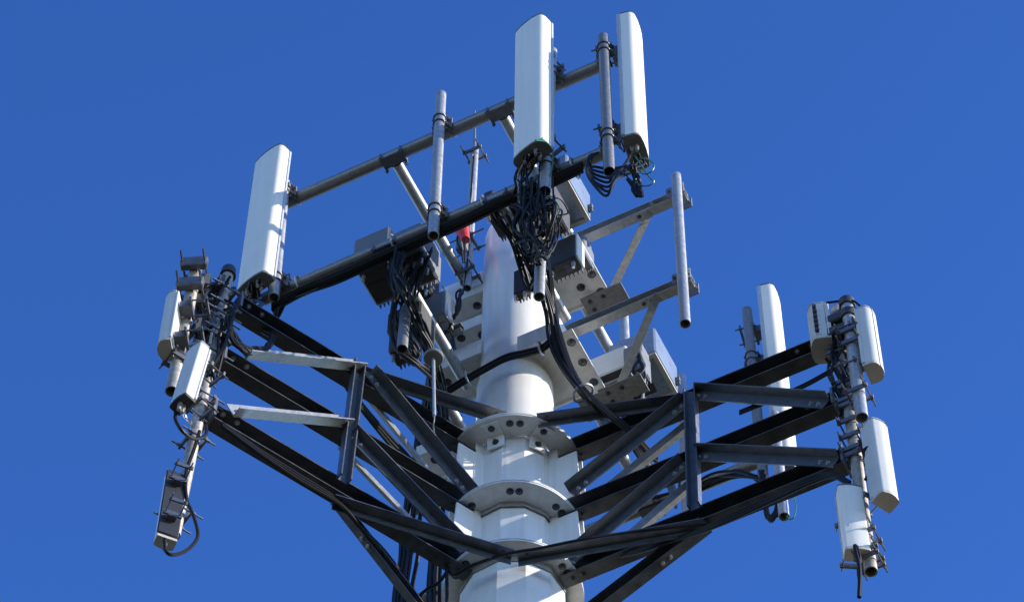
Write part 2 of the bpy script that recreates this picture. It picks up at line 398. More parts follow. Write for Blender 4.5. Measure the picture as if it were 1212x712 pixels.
# ------------------------------------------------------------------ pipes and clamps
def pipe(p, q, r, name, m, parent=None): return MB().cyl(p, q, r, 20, hollow=min(.006, r*.3)).build(name, m, parent)
def clamp(parent, c, dv, dh, r1=.036, r2=.036, out=None, name='pipe_clamp', m=None):
    """two U-bolts round the pipe along dv, a crossover plate and rods; dh = the pipe it is clamped to"""
    dv, dh = Vector(dv).normalized(), Vector(dh).normalized()
    out = out or dv.cross(dh).normalized()          # toward the upright pipe
    b = MB(); pl = c
    b.box(pl, dh, dv, out, .15, .13, .010)
    for s in (-1, 1):
        cc = pl + dv*.042*s + out*(r1 + .006)
        b.arc(cc, dv, r1 + .005, .006, -math.pi/2, math.pi/2, ref=out, n=10)
        for e in (-1, 1):
            o0 = pl + dv*.042*s + dh*(r1 + .006)*e
            b.cyl(o0 + out*(r1), o0 - out*.055, .006, 6); b.cyl(o0 - out*.010, o0 - out*.022, .011, 6)
    for s in (-1, 1):
        cc = pl + dh*.052*s - out*(r2 + .006)
        b.arc(cc, dh, r2 + .005, .006, -math.pi/2, math.pi/2, ref=-out, n=10)
        for e in (-1, 1):
            o0 = pl + dh*.052*s + dv*(r2 + .006)*e
            b.cyl(o0 - out*(r2), o0 + out*.05, .006, 6); b.cyl(o0 + out*.010, o0 + out*.022, .011, 6)
    return b.build(name, m or M_clamp, parent)
def rods(parent, c, dv, side, n=2, L=.24, gap=.10, r=.036):
    """strap clamp with long threaded rods"""
    b = MB(); dv = Vector(dv).normalized(); side = Vector(side).normalized(); f = dv.cross(side).normalized()
    for k in range(n):
        cc = c + dv*(k - (n-1)/2)*gap
        for e in (-1, 1):
            b.box(cc + f*e*(r + .012), side, dv, f, .15, .035, .014)
            b.cyl(cc + side*.062*e - f*L*.5, cc + side*.062*e + f*L*.5, .0065, 6)
            for h in (-1, 1): b.cyl(cc + side*.062*e + f*h*(r + .020), cc + side*.062*e + f*h*(r + .036), .012, 6)
    return b.build('strap_clamp', M_clamp, parent)

def frame(label, off, zu, zl, lu, ru, ll, rl, standoffs):
    root = thing('antenna_frame', label, 'antenna frame', tuple(NR*off + VZ*zl), 'galvanised pipe frames above the arms')
    for z, a, b_ in ((zu, lu, ru), (zl, ll, rl)):
        p, q = DR*a + NR*off + VZ*z, DR*b_ + NR*off + VZ*z
        pipe(p, q, .046, 'cross_pipe', M_galv, root)
    for z, a, end in standoffs:
        p = DR*a + NR*(off - math.copysign(.05, off)) + VZ*(z - .03); q = DR*a + NR*end + VZ*(z - .03)
        o = pipe(p, q, .040, 'standoff_pipe', M_galv_b, root)
        b = MB(); c = DR*a + NR*off + VZ*z
        b.box(c - VZ*.055, DR, NR, VZ, .17, .085, .010)
        for s in (-1, 1):
            b.arc(c + DR*.075*s, DR, .052, .007, 0, math.pi, ref=NR, n=10)
            for e in (-1, 1): b.cyl(c + DR*.075*s + NR*.052*e, c + DR*.075*s + NR*.052*e - VZ*.095, .007, 6); b.cyl(c + DR*.075*s + NR*.052*e - VZ*.062, c + DR*.075*s + NR*.052*e - VZ*.078, .013, 6)
            b.cyl(c + DR*.075*s + VZ*.046, c + DR*.075*s + VZ*.062, .014, 8)
        b.build('saddle_clamp', M_clamp, root)
    return root
def ralong(px, py, off): return W(px, py, off).dot(DR)
OA, OD = 1.20, -1.44
zAu, zAl = (W(335, 243, OA).z + W(715, 75, OA).z)/2, (W(330, 350, OA).z + W(710, 180, OA).z)/2
sA = ralong(465, 200, OA); sA2 = ralong(592, 143, OA)
frameA = frame('galvanised pipe frame across the front, carrying the three tall upper antennas', OA, zAu, zAl,
               ralong(333, 243, OA), ralong(722, 72, OA), ralong(312, 357, OA), ralong(722, 175, OA),
               ((zAu, sA, .05), (zAl, sA, .02), (zAu, sA2, .12), (zAl, sA2, .2)))
zDu, zDl = 23.34, 22.172
frameD = frame('galvanised pipe frame behind the right arm, carrying one tall white antenna', OD, zDu, zDl,
               ralong(480, 615, OD), ralong(889, 436, OD), ralong(470, 725, OD), ralong(935, 530, OD),
               ((zDu, .33, -.1), (zDl, .33, -.1), (zDu, -.55, -.1), (zDl, -.55, -.1)))

def mast(label, t, b_, r, m, clamps, horiz=DR, out=None, name='mount_pipe', cat='mounting pipe', parent=None):
    root = thing(name, label, cat, tuple(b_), 'upright mounting pipes')
    pipe(t, b_, r, 'pipe', m, root)
    dv = (t - b_).normalized()
    for z in clamps:
        c = b_ + dv*((z - b_.z)/dv.z)
        clamp(root, c - (out or NR)*(r + .006), dv, horiz, r, .046, out or NR)
    return root
def up(px, py, px2, py2, off): return W(px, py, off), W(px2, py2, off)
t, b_ = up(522, 112, 513, 279, OA + .10); mast('bare bluish upright pipe in front of the frame, left of the whip mast', t, b_, .037, M_galv_b, (zAu, zAl))
t, b_ = up(714, 44, 721, 203, OA + .10); mast('dark upright pipe just left of the upper right antenna', t, b_, .037, M_galv, (zAu, zAl))
t, b_ = up(653, 61, 645, 226, OA + .10); mast('upright pipe behind the tall antenna in the middle of the top', t, b_, .038, M_galv_b, (zAu, zAl))
t, b_ = up(337, 216, 324, 352, OA + .10); mast('upright pipe behind the tall antenna at the upper left', t, b_, .037, M_galv_b, (zAu, zAl))
t, b_ = up(642, 250, 638, 351, 1.0); mast('short galvanised pipe hanging among the cables in front of the white pole', t, b_, .036, M_galv_b, ())
t, b_ = up(480, 366, 476, 413, 1.02); mast('bluish pipe hanging below the dark radios left of the pole', t, b_, .036, M_galv, ())
t, b_ = up(884, 367, 906, 590, OD + .10); mast('grey upright pipe standing left of the tall antenna behind the right arm', t, b_, .037, M_galv, (zDu, zDl))
t, b_ = up(916, 490, 928, 611, OD + .30); mast('upright pipe behind the right arm whose open end hangs below the lower chord', t, b_, .036, M_galv_b, ())
t, b_ = up(806, 446, 815, 640, OD + .10); mast('upright pipe showing just left of the post of the right arm', t, b_, .037, M_galv_b, (zDl,))
t, b_ = up(738, 371, 745, 520, OD + .10); mast('upright pipe rising behind the white radio box right of the pole', t, b_, .037, M_galv_b, (zDu,))
t, b_ = up(541, 362, 542, 470, -.25); mast('thin blue-grey upright pipe left of the pole behind the white brackets', t, b_, .022, M_galv, ())
t, b_ = up(516, 296, 512, 342, .35); mast('short upright pipe beside the left standoff among the radios', t, b_, .022, M_galv, ())

# whip antenna mast on the left bracket
t, b_ = up(562, 176, 553, 341, .20)
wm = thing('whip_antenna', 'slim whip antenna on a white mast clamped to the left white bracket', 'antenna', tuple(b_))
pipe(t, b_, .030, 'mast', M_galv_b, wm)
dv = (t - b_).normalized(); c = W(562, 181, .20)
MB().cyl(c, W(562, 131, .20), .011, 10, r2=.006).build('whip', M_galv, wm)
rods(wm, c - dv*.02, dv, DR, 1, .22, r=.03)
rods(wm, W(555, 288, .20), dv, NR, 1, .30, r=.03); rods(wm, W(553.5, 325, .20), dv, DR, 1, .26, r=.03)
b = MB(); b.tube([W(559.5, 183, .235), W(557, 200, .25), W(559, 225, .24), W(556.5, 250, .245), W(556, 290, .24)], .007); b.build('feed_cable', M_cableg, wm)
b = MB(); b.tube([W(561, 184, .24), W(558.5, 215, .25), W(557, 240, .24), W(554, 300, .24), W(548, 348, .22)], .006); b.build('feed_cable', M_cable, wm)

# small disc antenna on a rod in front of the left bracket
c = W(513, 424, .92)
ga = thing('disc_antenna', 'small round disc antenna on a thin bright rod left of the pole', 'antenna', tuple(W(513, 490, .92)))
MB().lathe([(.040, .034), (.060, .030), (.065, .018), (.065, 0), (.060, -.006), (.02, -.008)], c, 28).build('disc', M_cap, ga)
MB().cyl(c - VZ*.005, W(514, 492, .92), .011, 10).build('rod', M_galv_b, ga)
b = MB(); b.tube([W(514, 491, .92), W(514, 497, .92), W(513, 503, .9), W(514, 512, .8)], .004); b.build('lead', M_cableg, ga)

# red beacon beside the whip mast
c = W(546, 262, .32)
rb = thing('warning_beacon', 'small red warning beacon with loose wires beside the whip mast', 'beacon', tuple(W(549, 300, .32)))
b = MB(); ax = (W(540, 256, .32) - W(552, 282, .32)).normalized()
b.cyl(W(537, 256, .38), W(546, 270, .38), .040, 14, r2=.050); b.cyl(W(546.5, 271, .38), W(551, 284, .38), .054, 14, r2=.030); b.build('red_lens', M_red, rb)
b = MB(); b.box(W(547, 290, .33), DR, NR, VZ, .075, .06, .16, .008); b.build('base_box', M_rru, rb)
for k in range(3):
    b = MB(); b.tube([W(545 + 3*k, 268, .37), W(541 + 5*k, 284, .39), W(546 + 2*k, 297, .37), W(548 + k, 311, .34)], .006); b.build('wire', M_cableg if k % 2 else M_cable, rb)

# ------------------------------------------------------------------ upper side frame (right)
zc1, zc2 = 23.475, 22.282
c1, c2 = ralong(812, 231, 0), ralong(820, 333, 0)
sf = thing('side_frame', 'light galvanised angle frame right of the pole holding one bare pipe', 'antenna frame', tuple(DR*1.1 + VZ*zc2))
for z, r0, r1 in ((zc1, .20, c1), (zc2, .30, c2)):
    p, q = DR*r0 + VZ*z, DR*r1 + VZ*z
    b = MB(); b.extr(C_prof(.085, .07, .007), p - NR*.035, q - NR*.035, NR, VZ); o = b.build('rail', M_galv_b, sf)
    for k in (.06, .30, .36): bolt(o, q - DR*k - VZ*.043, -VZ, M_bolt, .010, .010)
    b = MB(); b.box(q - DR*.055 + NR*.06, DR, VZ, NR, .13, .12, .010); b.box(q - DR*.055 - NR*.075, DR, VZ, NR, .13, .12, .010)
    for e in (-1, 1):
        b.cyl(q - DR*.055 + DR*.052*e + NR*.085, q - DR*.055 + DR*.052*e - NR*.10, .007, 6); b.cyl(q - DR*.055 + DR*.052*e + NR*.065, q - DR*.055 + DR*.052*e + NR*.08, .014, 6)
    b.build('end_clamp', M_galv, sf)
def brace(a, b_, ca):
    ax = (b_ - a).normalized(); u = ax.cross(VZ).normalized()
    if u.dot(NR) < 0: u = -u
    v = ax.cross(u).normalized()
    mb = MB(); mb.extr(L_prof(.055, .055, .006), a, b_, u, v); mb.build('brace', M_galv, sf)
pl1 = Z(716, 354, 22.93); pl2 = Z(738, 462, 21.78)
brace(W(778, 243, .0), Z(726, 351, 22.945), 0); brace(W(784, 349, 0), Z(738, 458, 21.795), 0)
for c in (pl1, pl2):
    b = MB(); b.box(c, DR, NR, VZ, .31, .15, .012); o = b.build('foot_plate', M_galv, sf)
    for a, e in ((-.1, .03), (-.1, -.04), (0, .03)): bolt(o, c + DR*a + NR*e - VZ*.006, -VZ, M_bolt, .012, .012)
t, b_ = up(800, 208, 811, 383, .10)
mast('bare light galvanised pipe hanging at the outer end of the side frame', t, b_, .036, M_galv_b, ())

# ------------------------------------------------------------------ panel antennas
def antenna(label, corner, top, off, az, wd, dp, which='fl', wf=W, m=None, capm=None, name='panel_antenna', rnd=.045, conns=4, brk=(.18, .82), gap=.07, seam=True, group='tall white panel antennas', lean=True, brk_m=None, backm=None):
    """corner = pixel of one bottom corner, top = pixel of the same corner at the top; az = the way the radome faces"""
    m = m or M_radome; capm = capm or M_cap
    P0 = wf(*corner, off); P1 = hit(*top, P0, (0, 1, 0))
    ax = (P1 - P0) if lean else Vector((0, 0, (P1 - P0).z))
    if abs((P1-P0).normalized().x) < .012: ax = Vector((0, 0, (P1 - P0).z))
    H = ax.length; ax.normalize()
    f = azdir(az); f = (f - ax*f.dot(ax)).normalized(); s = ax.cross(f).normalized()      # s = left when looking along f reversed
    near = Vector((0, -1, 0))
    sg = 1 if s.dot(near) > 0 else -1
    if which == 'fl': base = P0 - f*dp + s*(0)
    # local frame: origin at the middle of the back, bottom
    if which == 'fn': O = P0 - f*dp - s*sg*wd/2          # front corner on the camera side
    elif which == 'ff': O = P0 - f*dp + s*sg*wd/2        # front corner on the far side
    elif which == 'bn': O = P0 - s*sg*wd/2
    elif which == 'bl':
        lx = s if s.dot(Vector((-1, 0, 0))) > 0 else -s
        O = P0 - lx*wd/2
    elif which == 'fl':                                   # front corner further left in the picture
        lx = s if s.dot(Vector((-1, 0, 0))) > 0 else -s
        O = P0 - f*dp - lx*wd/2
    root = thing(name, label, 'antenna', tuple(O), group)
    r = min(rnd, dp*.6, wd*.35); n = 5; h = wd/2
    pr = [(-h, dp*.22), (-h, dp - r)]
    pr += [(-h + r*(1 - math.cos(a)), dp - r + r*math.sin(a)) for a in [math.pi/2*k/n for k in range(1, n)]] + [(-h + r, dp), (-h*.4, dp + .006), (0, dp + .008), (h*.4, dp + .006), (h - r, dp)]
    pr += [(h - r*(1 - math.cos(a)), dp - r + r*math.sin(a)) for a in [math.pi/2*k/n for k in range(n-1, 0, -1)]] + [(h, dp - r), (h, dp*.22)]
    sh = lambda k, e=0: [(x*k, dp*.22 + (y - dp*.22)*k + e) for x, y in pr]
    b = MB(); b.extr(sh(.97), O, O + ax*.008, s, f, sh(1)); b.extr(pr, O + ax*.008, O + ax*(H - .012), s, f); b.extr(pr, O + ax*(H - .012), O + ax*H, s, f, sh(.95)); b.build('radome', m, root, 28)
    b = MB(); b.box(O + f*dp*.10 + ax*H*.5, s, f, ax, wd + .010, dp*.22, H - .02, .006); b.build('back_plate', backm or (M_alu if m is not M_radome2 else m), root)
    b = MB(); b.extr(sh(1.012, .0), O - ax*.022, O - ax*.001, s, f); b.extr([(-h, .004), (h, .004), (h, dp*.22), (-h, dp*.22)], O - ax*.022, O - ax*.001, s, f); b.build('bottom_cap', capm, root, 28)
    b = MB(); b.extr(sh(1.008), O + ax*(H + .001), O + ax*(H + .010), s, f, sh(.98)); b.build('top_cap', M_cap if m is M_radome else m, root, 28)
    for k in range(conns):
        x = (-.5 + (k//2 + .5)/max(1, (conns + 1)//2))*wd*.72; y = dp*(.36 if k % 2 else .66)
        if conns == 1: x, y = 0, dp*.5
        p = O + s*x + f*y - ax*.022
        b = MB(); b.cyl(p, p - ax*.030, .015, 10); b.cyl(p - ax*.030, p - ax*.065, .012, 10); b.build('connector', M_silver, root)
    for k in brk:
        p = O + ax*H*k
        b = MB(); bw = min(.17, wd*.95); bk = bw/.17
        b.box(p - f*gap*.5, s, ax, f, .085*bk, .07*bk, gap); b.box(p - f*(gap*.9), s, ax, f, bw, .05*bk, .018*bk)
        for e in (-1, 1): b.cyl(p + s*.38*bw*e - f*(gap*.6), p + s*.38*bw*e - f*(gap + .13), .007*bk, 6); b.cyl(p + s*.38*bw*e - f*(gap + .085), p + s*.38*bw*e - f*(gap + .10), .014*bk, 6)
        b.box(p - f*(gap + .09), s, ax, f, bw, .045*bk, .016*bk)
        b.build('bracket', brk_m or M_clamp, root)
    root['_dbg'] = 0; del root['_dbg']
    return root, O, ax, f, s, H
A1 = antenna('tall white panel antenna at the upper left end of the front frame', (277, 345), (297, 194), 1.42, 222, .27, .112)
A2 = antenna('tall white panel antenna at the top middle, facing left above the cable tangle', (604.5, 189), (609.5, 40), 1.45, 222, .26, .128)
A3 = antenna('tall white panel antenna at the upper right end of the front frame, turned right', (735, 161), (729.6, 17), 1.28, 107, .27, .125, 'bn')
D1 = antenna('tall white panel antenna standing behind the right arm, partly hidden by its chords', (917, 549), (892, 338), OD + .15, 107, .27, .125, 'bn')

# ------------------------------------------------------------------ radios and enclosures
def radio(label, corner, off, a, d, h, m, name='radio_unit', cat='radio unit', und=None, fins=True, nconn=4, az=AZR, group='radio units on the upper frames', lab=False, white_edge=False):
    """corner = pixel of the front right bottom corner on the plane at off; a along the frame, d away from the camera, h up"""
    ex = azdir(az); ey = azdir(az - 90)                  # right-toward camera, away
    P = W(*corner, off); c = P - ex*a/2 + ey*d/2 + VZ*h/2
    root = thing(name, label, cat, tuple(P), group)
    MB().box(c, ex, ey, VZ, a, d, h, min(.012, d*.12)).build('case', m, root)
    zb = P.z
    if fins:
        n = max(4, int(a/.028)); b = MB()
        for k in range(n): b.box(c + ey*(d/2 + .016) + ex*(-a/2 + a*(k + .5)/n), ex, ey, VZ, .006, .036, h*.86)
        b.build('cooling_fins', m, root)
    if und:
        b = MB(); b.box(c - VZ*(h/2 + .004), ex, ey, VZ, a*.86, d*.82, .008); b.build('bottom_cover', und, root)
        b = MB(); b.box(c - VZ*(h/2 + .010), ex, ey, VZ, a*.86, .004, .003); b.build('cover_joint', M_capd, root)
    for k in range(nconn):
        p = c - VZ*(h/2 + .008) + ex*a*(-.36 + .72*(k % 4)/max(1, min(nconn, 4) - 1)) + ey*d*(-.22 + .3*(k//4))
        b = MB(); b.cyl(p, p - VZ*.03, .014, 8); b.cyl(p - VZ*.03, p - VZ*.07, .011, 8); b.build('connector', M_silver, root)
    if lab:
        b = MB(); b.box(c - VZ*(h/2 + .009) + ex*a*.12, ex, ey, VZ, .035, .06, .002); b.build('label_plate', M_label, root)
    if white_edge:
        b = MB(); b.box(c + ex*(a/2 + .008), ex, ey, VZ, .016, d*.94, h*.97, .004); b.build('side_cover', M_rruw, root)
    b = MB()                                             # carrying handle on top
    b.tube([c + VZ*h/2 - ex*a*.3, c + VZ*(h/2 + .035) - ex*a*.25, c + VZ*(h/2 + .035) + ex*a*.25, c + VZ*h/2 + ex*a*.3], .008); b.build('handle', M_clamp, root)
    return root, c, ex, ey
radio('large dark radio box at the left, tilted fins behind the lower cross pipe', (459, 296), 1.08, .27, .36, .34, M_rru, und=M_rrud, nconn=2)
radio('black-bottomed radio box with many plugs, right of the leftmost radio', (498, 293), 1.10, .22, .27, .36, M_rru, und=M_capd, nconn=8)
radio('grey radio box with a violet label underneath, nearest the left white bracket', (525, 369), .52, .20, .13, .30, M_rru, und=M_rru, nconn=0, lab=True, white_edge=True)
radio('dark radio box low in the left cluster, above the hanging pipe', (497, 376), .78, .25, .20, .24, M_rrud, und=M_capd, nconn=4)
radio('small charcoal radio box lowest in the left cluster, behind the hanging pipe', (486, 404), .80, .17, .14, .24, M_rrud, und=M_capd, nconn=3)
radio('tall charcoal radio box behind the left cluster, touching the standoff pipe', (505, 335), .62, .20, .16, .36, M_rrud, und=M_capd, nconn=4)
radio('big black radio box under the middle antenna, hung with cables', (647, 226), 1.08, .31, .34, .30, M_rrud, und=M_capd, nconn=8)
radio('thin dark slab-shaped radio left of the central cable tangle', (583, 242), 1.02, .075, .26, .22, M_rrud, und=M_capd, nconn=1)
radio('dark radio with a pale side cover above the bolted right bracket', (681, 303), .34, .22, .12, .32, M_rrud, und=M_capd, nconn=2, lab=True, white_edge=True)
radio('narrow grey radio box behind the dark one above the right bracket', (691, 297), .20, .06, .14, .26, M_rru, und=M_rru, nconn=0)
radio('slim dark splitter box beside the cables on the pole front', (622, 342), .66, .09, .06, .30, M_rrud, und=M_capd, nconn=2)
radio('white flat radio box right of the pole, above the dark tray', (742, 431), -.62, .38, .12, .27, M_rruw, und=M_rrud, nconn=0)
radio('grey radio box between the white box and the blue-grey enclosure', (760, 432), -.58, .14, .14, .32, M_rru, und=M_capd, nconn=6)
def enclosure(label, corner, off):
    root, c, ex, ey = radio(label, corner, off, .36, .38, .33, M_blue, name='equipment_enclosure', cat='enclosure', fins=False, nconn=0, group='blue-grey equipment enclosures')
    b = MB(); h = .33
    for sx, sy, a, d in ((0, -.17, .35, .03), (0, .17, .35, .03), (-.16, 0, .03, .31), (.16, 0, .03, .31)): b.box(c + ex*sx + ey*sy - VZ*(h/2 + .009), ex, ey, VZ, a, d, .018)
    b.build('bottom_frame', M_capb, root)
    b = MB(); b.box(c - VZ*(h/2 + .004) - ex*.04, ex, ey, VZ, .18, .22, .008); b.build('bottom_door', M_rrud, root)
    b = MB(); b.box(c + ex*.195 + ey*.15 - VZ*.06, ex, ey, VZ, .03, .02, .05); b.box(c + ex*.195 + ey*.15 - VZ*.11, ex, ey, VZ, .03, .02, .025); b.cyl(c + ex*.20 + ey*.15 - VZ*.02, c + ex*.20 + ey*.15 - VZ*.13, .006, 6); b.build('latch', M_clamp, root)
enclosure('blue-grey equipment enclosure hanging below the top middle antenna, beside the cables', (671, 208), .72)
enclosure('blue-grey equipment enclosure behind the side frame, right of the white radio box', (776, 415), -.72)
b = MB(); b.box(W(722, 470, -.45) + VZ*.0, DR, NR, VZ, .42, .22, .02); o = b.build('equipment_tray', M_galv, None)
tag(o, 'flat dark tray under the white radio box right of the pole', 'tray')
b = MB(); p = W(520, 405, .30); q = W(549, 391, .30); b.extr(C_prof(.07, .05, .006), p, q, NR, VZ); o = b.build('bracket_rail', M_galv, None)
tag(o, 'short blue-grey channel rail sticking out left of the lower white bracket', 'rail')

# ------------------------------------------------------------------ masts and small antennas at the arm tips
tL, bL = WL(270, 324, .0), WL(206, 633, .0)
bL = hit(206, 633, tL, (0, 1, 0))
mL = thing('mount_pipe', 'weathered leaning mast pipe clamped to the tips of the left arm', 'mounting pipe', tuple(bL), 'upright mounting pipes')
pipe(tL, bL, .037, 'pipe', M_rust, mL)
dvL = (tL - bL).normalized()
MB().cyl(tL - dvL*.03, tL + dvL*.05, .052, 16, r2=.045).build('end_cap', M_capd, mL)
def onL(py): return bL + dvL*((633 - py)/(633 - 324)*(tL - bL).length)
for py, n_ in ((352, 1), (372, 1), (388, 2), (410, 2), (432, 1), (487, 2), (532, 1), (612, 1)): rods(mL, onL(py), dvL, NL, n_, .22 + .05*random.random(), .07)
tL2 = hit(232, 318, WL(232, 322, .0), (0, 1, 0)); bL2 = hit(203, 463, tL2, (0, 1, 0))
mL2 = thing('mount_pipe', 'shorter leaning mast pipe beside the leftmost small antenna', 'mounting pipe', tuple(bL2), 'upright mounting pipes')
pipe(tL2, bL2, .039, 'pipe', M_rust, mL2); dvL2 = (tL2 - bL2).normalized()
def onL2(py): return bL2 + dvL2*((463 - py)/(463 - 318)*(tL2 - bL2).length)
for py in (322, 347):
    b = MB(); c = onL2(py); side = Vector((1, -.1, 0)).normalized(); f = dvL2.cross(side)
    b.box(c + f*.062, side, dvL2, f, .17, .10, .05, .008); b.box(c - f*.062, side, dvL2, f, .17, .10, .05, .008)
    for e in (-1, 1): b.cyl(c + side*.07*e - f*.16, c + side*.07*e + f*.16, .008, 6)
    b.build('strap_clamp', M_clamp, mL2)
for py in (412, 430): rods(mL2, onL2(py), dvL2, DL, 1, .2)
b = MB()                                            # crossover between the two masts
for k, (py, py1) in enumerate(((338, 342), (395, 391))):
    p, q = onL2(py), onL(py1 + 0); b.cyl(p, q, .028, 10)
    for s in (.28, .72): b.box(p.lerp(q, s), (q - p).normalized(), dvL, NL, .05, .12, .13)
b.box(onL2(365).lerp(onL(365), .5) + Vector((0, .08, 0)), Vector((1, 0, 0)), Vector((0, 1, 0)), VZ, .13, .10, .42, .01)
o = b.build('mast_crossover', M_capd); tag(o, 'dark clamp block joining the two leaning masts at the left tip', 'bracket')

tR, bR = W(990, 366, 0), W(1031, 676, 0)
mR = thing('mount_pipe', 'long dark upright mast pipe clamped to the tips of the right arm', 'mounting pipe', tuple(bR), 'upright mounting pipes')
pipe(tR, bR, .038, 'pipe', M_rust, mR); dvR = (tR - bR).normalized()
def onR(py): return bR + dvR*((676 - py)/(676 - 366)*(tR - bR).length)
for py, n_ in ((382, 2), (405, 1), (425, 2), (447, 1), (468, 2), (490, 2), (512, 1), (530, 1), (548, 2), (640, 1), (662, 2)): rods(mR, onR(py), dvR, NR if py % 2 else DR, n_, .18 + .08*random.random(), .06)
tR2, bR2 = W(1002, 357, .10), W(1020, 494, .10)
mR2 = thing('mount_pipe', 'shorter bright mast pipe beside the small antennas at the right tip', 'mounting pipe', tuple(bR2), 'upright mounting pipes')
pipe(tR2, bR2, .040, 'pipe', M_galv_b, mR2); dvR2 = (tR2 - bR2).normalized()
def onR2(py): return bR2 + dvR2*((494 - py)/(494 - 357)*(tR2 - bR2).length)
for py in (364, 378): MB().cyl(onR2(py), onR2(py) + VZ*.07, .052, 14).build('collar_band', M_capd, mR2)
for py in (398, 412, 468): rods(mR2, onR2(py), dvR2, DR, 1, .24)
b = MB()
for py in (385, 400): b.box(onR2(py).lerp(onR(py), .5), DR, NR, VZ, .20, .16, .09, .01)
o = b.build('mast_crossover', M_capd); tag(o, 'dark clamp block joining the two mast pipes at the right tip', 'bracket')

SG = 'small panel antennas at the arm tips'
La = antenna('small pale antenna at the far left, topmost on the shorter leaning mast', (203, 399), (203.5, 343), .10, -84, .15, .085, 'bn', WL, M_radome2, M_capb, conns=0, group=SG, gap=.08, lean=False)
Lb = antenna('small white antenna leaning in front of the left mast pipe at mid height', (200.5, 479), (219.5, 418), .22, 225, .135, .085, 'fl', WL, M_radome2, M_capd, conns=2, group=SG, rnd=.012, gap=.04)
Lc = antenna('small dark-sided antenna lowest on the left leaning mast', (187, 629), (201, 553), .05, -22, .115, .075, 'bl', WL, M_radome2, M_capb, conns=1, backm=M_capd, group=SG, rnd=.012, gap=.04, brk=(.25, .8))
Rd = antenna('small square antenna with plugs on its edge, left of the masts at the right tip', (985, 396), (985, 357), .12, -82, .19, .13, 'bn', W, M_radome2, M_capb, conns=0, group=SG, brk=(.5,), gap=.05, lean=False)
Re = antenna('small white antenna right of the masts, uppermost at the right tip', (1020, 431), (1019, 366), .16, 115, .145, .10, 'bn', W, M_radome2, M_capb, conns=0, group=SG, gap=.05, lean=False)
Rf = antenna('small grey-white antenna outermost on the right, beside the middle chord tip', (1044, 577), (1033, 492), .16, 146, .135, .11, 'fl', W, M_radome2, M_capb, conns=0, group=SG, gap=.05, lean=False, rnd=.03)
Rg = antenna('small bright white antenna lowest on the right mast, cable below', (1000.5, 646), (994, 573), .14, 176, .145, .09, 'fl', W, M_radome, M_capb, conns=1, group=SG, rnd=.012, gap=.03, lean=False)
b = MB()
for k in range(6):
    p = Rd[1] + Rd[2]*(.03 + .056*k) - Rd[4]*0
    sgn = 1 if Rd[4].dot(Vector((0, -1, 0))) > 0 else -1
    b.cyl(Rd[1] + Rd[4]*sgn*.11 + Rd[3]*.09 + Rd[2]*(.03 + .056*k), Rd[1] + Rd[4]*sgn*.135 + Rd[3]*.09 + Rd[2]*(.03 + .056*k), .014, 8)
b.build('plug_row', M_capd, Rd[0])

# ------------------------------------------------------------------ cables
def bundle(label, cables, name='cable_bundle', cat='cables', group=None, m=None, ties=()):
    first = cables[0][0][0]
    root = thing(name, label, cat, tuple(first), group)
    for c in cables:
        pts, r = c[0], c[1]; mm = c[2] if len(c) > 2 else (m or M_cable)
        MB().tube(pts, r).build('cable', mm, root)
    for p, d, R in ties: MB().arc(p, d, R, .008).build('cable_tie', M_boltg, root)
    return root
J = lambda s: random.uniform(-s, s)
def path(px, wf=W, jit=0.0, shift=(0, 0)):
    return [wf(x + shift[0] + J(jit), y + shift[1] + J(jit), o) for x, y, o in px]
def strands(px, n, r, spread, wf=W, jit=1.0, dep=.04):
    out = []
    for k in range(n):
        sx, sy = J(spread), J(spread*.6); so = J(dep)
        out.append(([wf(x + sx + J(jit), y + sy + J(jit), o + so) for x, y, o in px], r*random.uniform(.85, 1.15)))
    return out
# along the lower cross pipe of the front frame
base = [(322, 357, OA), (360, 337, OA), (400, 322, OA), (450, 299, OA), (500, 277, OA), (550, 255, OA), (598, 232, OA), (650, 210, OA), (690, 191, OA)]
cs = []
for k, (dy, do) in enumerate(((1.5, .062), (6.5, .035), (9.5, .015), (7, -.03), (11, -.005), (4, .055))):
    cs.append(([W(x, y + dy + J(.6), OA + do) for x, y, _ in base], .016))
pts = [W(322, 352, OA + .02), W(334, 357, OA + .04), W(328, 366, OA + .05), W(324, 378, OA)]
cs.append(([W(400, 329, OA + .02), W(360, 345, OA + .03), W(335, 356, OA + .03), W(326, 372, OA), W(330, 390, OA - .1)], .016))
cs.append(([W(390, 335, OA), W(356, 349, OA), W(338, 358, OA), W(331, 370, OA - .03), W(322, 386, OA - .1)], .016))
bundle('thick black cable run strapped under the lower cross pipe of the front frame', cs, ties=[(DR*ralong(x, y, OA) + NR*OA + VZ*(zAl - .03), DR, .072) for x, y in ((355, 340), (468, 292), (575, 243), (680, 196))])
# cascade from the middle down the front of the pole
cas = [(592, 238, 1.12), (604, 268, 1.0), (622, 300, .85), (640, 335, .62), (651, 372, .42), (656, 405, .36), (668, 435, .36), (690, 465, .33), (708, 486, .12), (722, 506, -.2), (732, 526, -.4)]
bundle('thick bundle of black cables falling from the front frame across the pole face', strands(cas, 9, .0088, 7, jit=1.2, dep=.05), ties=[(W(690, 465, .33), W(712, 490, .2) - W(668, 435, .36), .070)])
cas2 = [(633, 262, 1.0), (641, 290, .9), (648, 325, .6), (652, 360, .42), (659, 395, .38), (675, 440, .35), (696, 470, .3), (745, 512, .05), (775, 545, -.2)]
bundle('second bundle of black cables running down the pole beside the right bracket', strands(cas2, 7, .0085, 4.5, jit=1.3, dep=.04))
cas3 = [(578, 236, 1.15), (590, 262, 1.08), (605, 282, .98), (617, 318, .82), (622, 335, .75), (628, 343, .72), (633, 338, .74), (636, 320, .8), (634, 290, .9)]
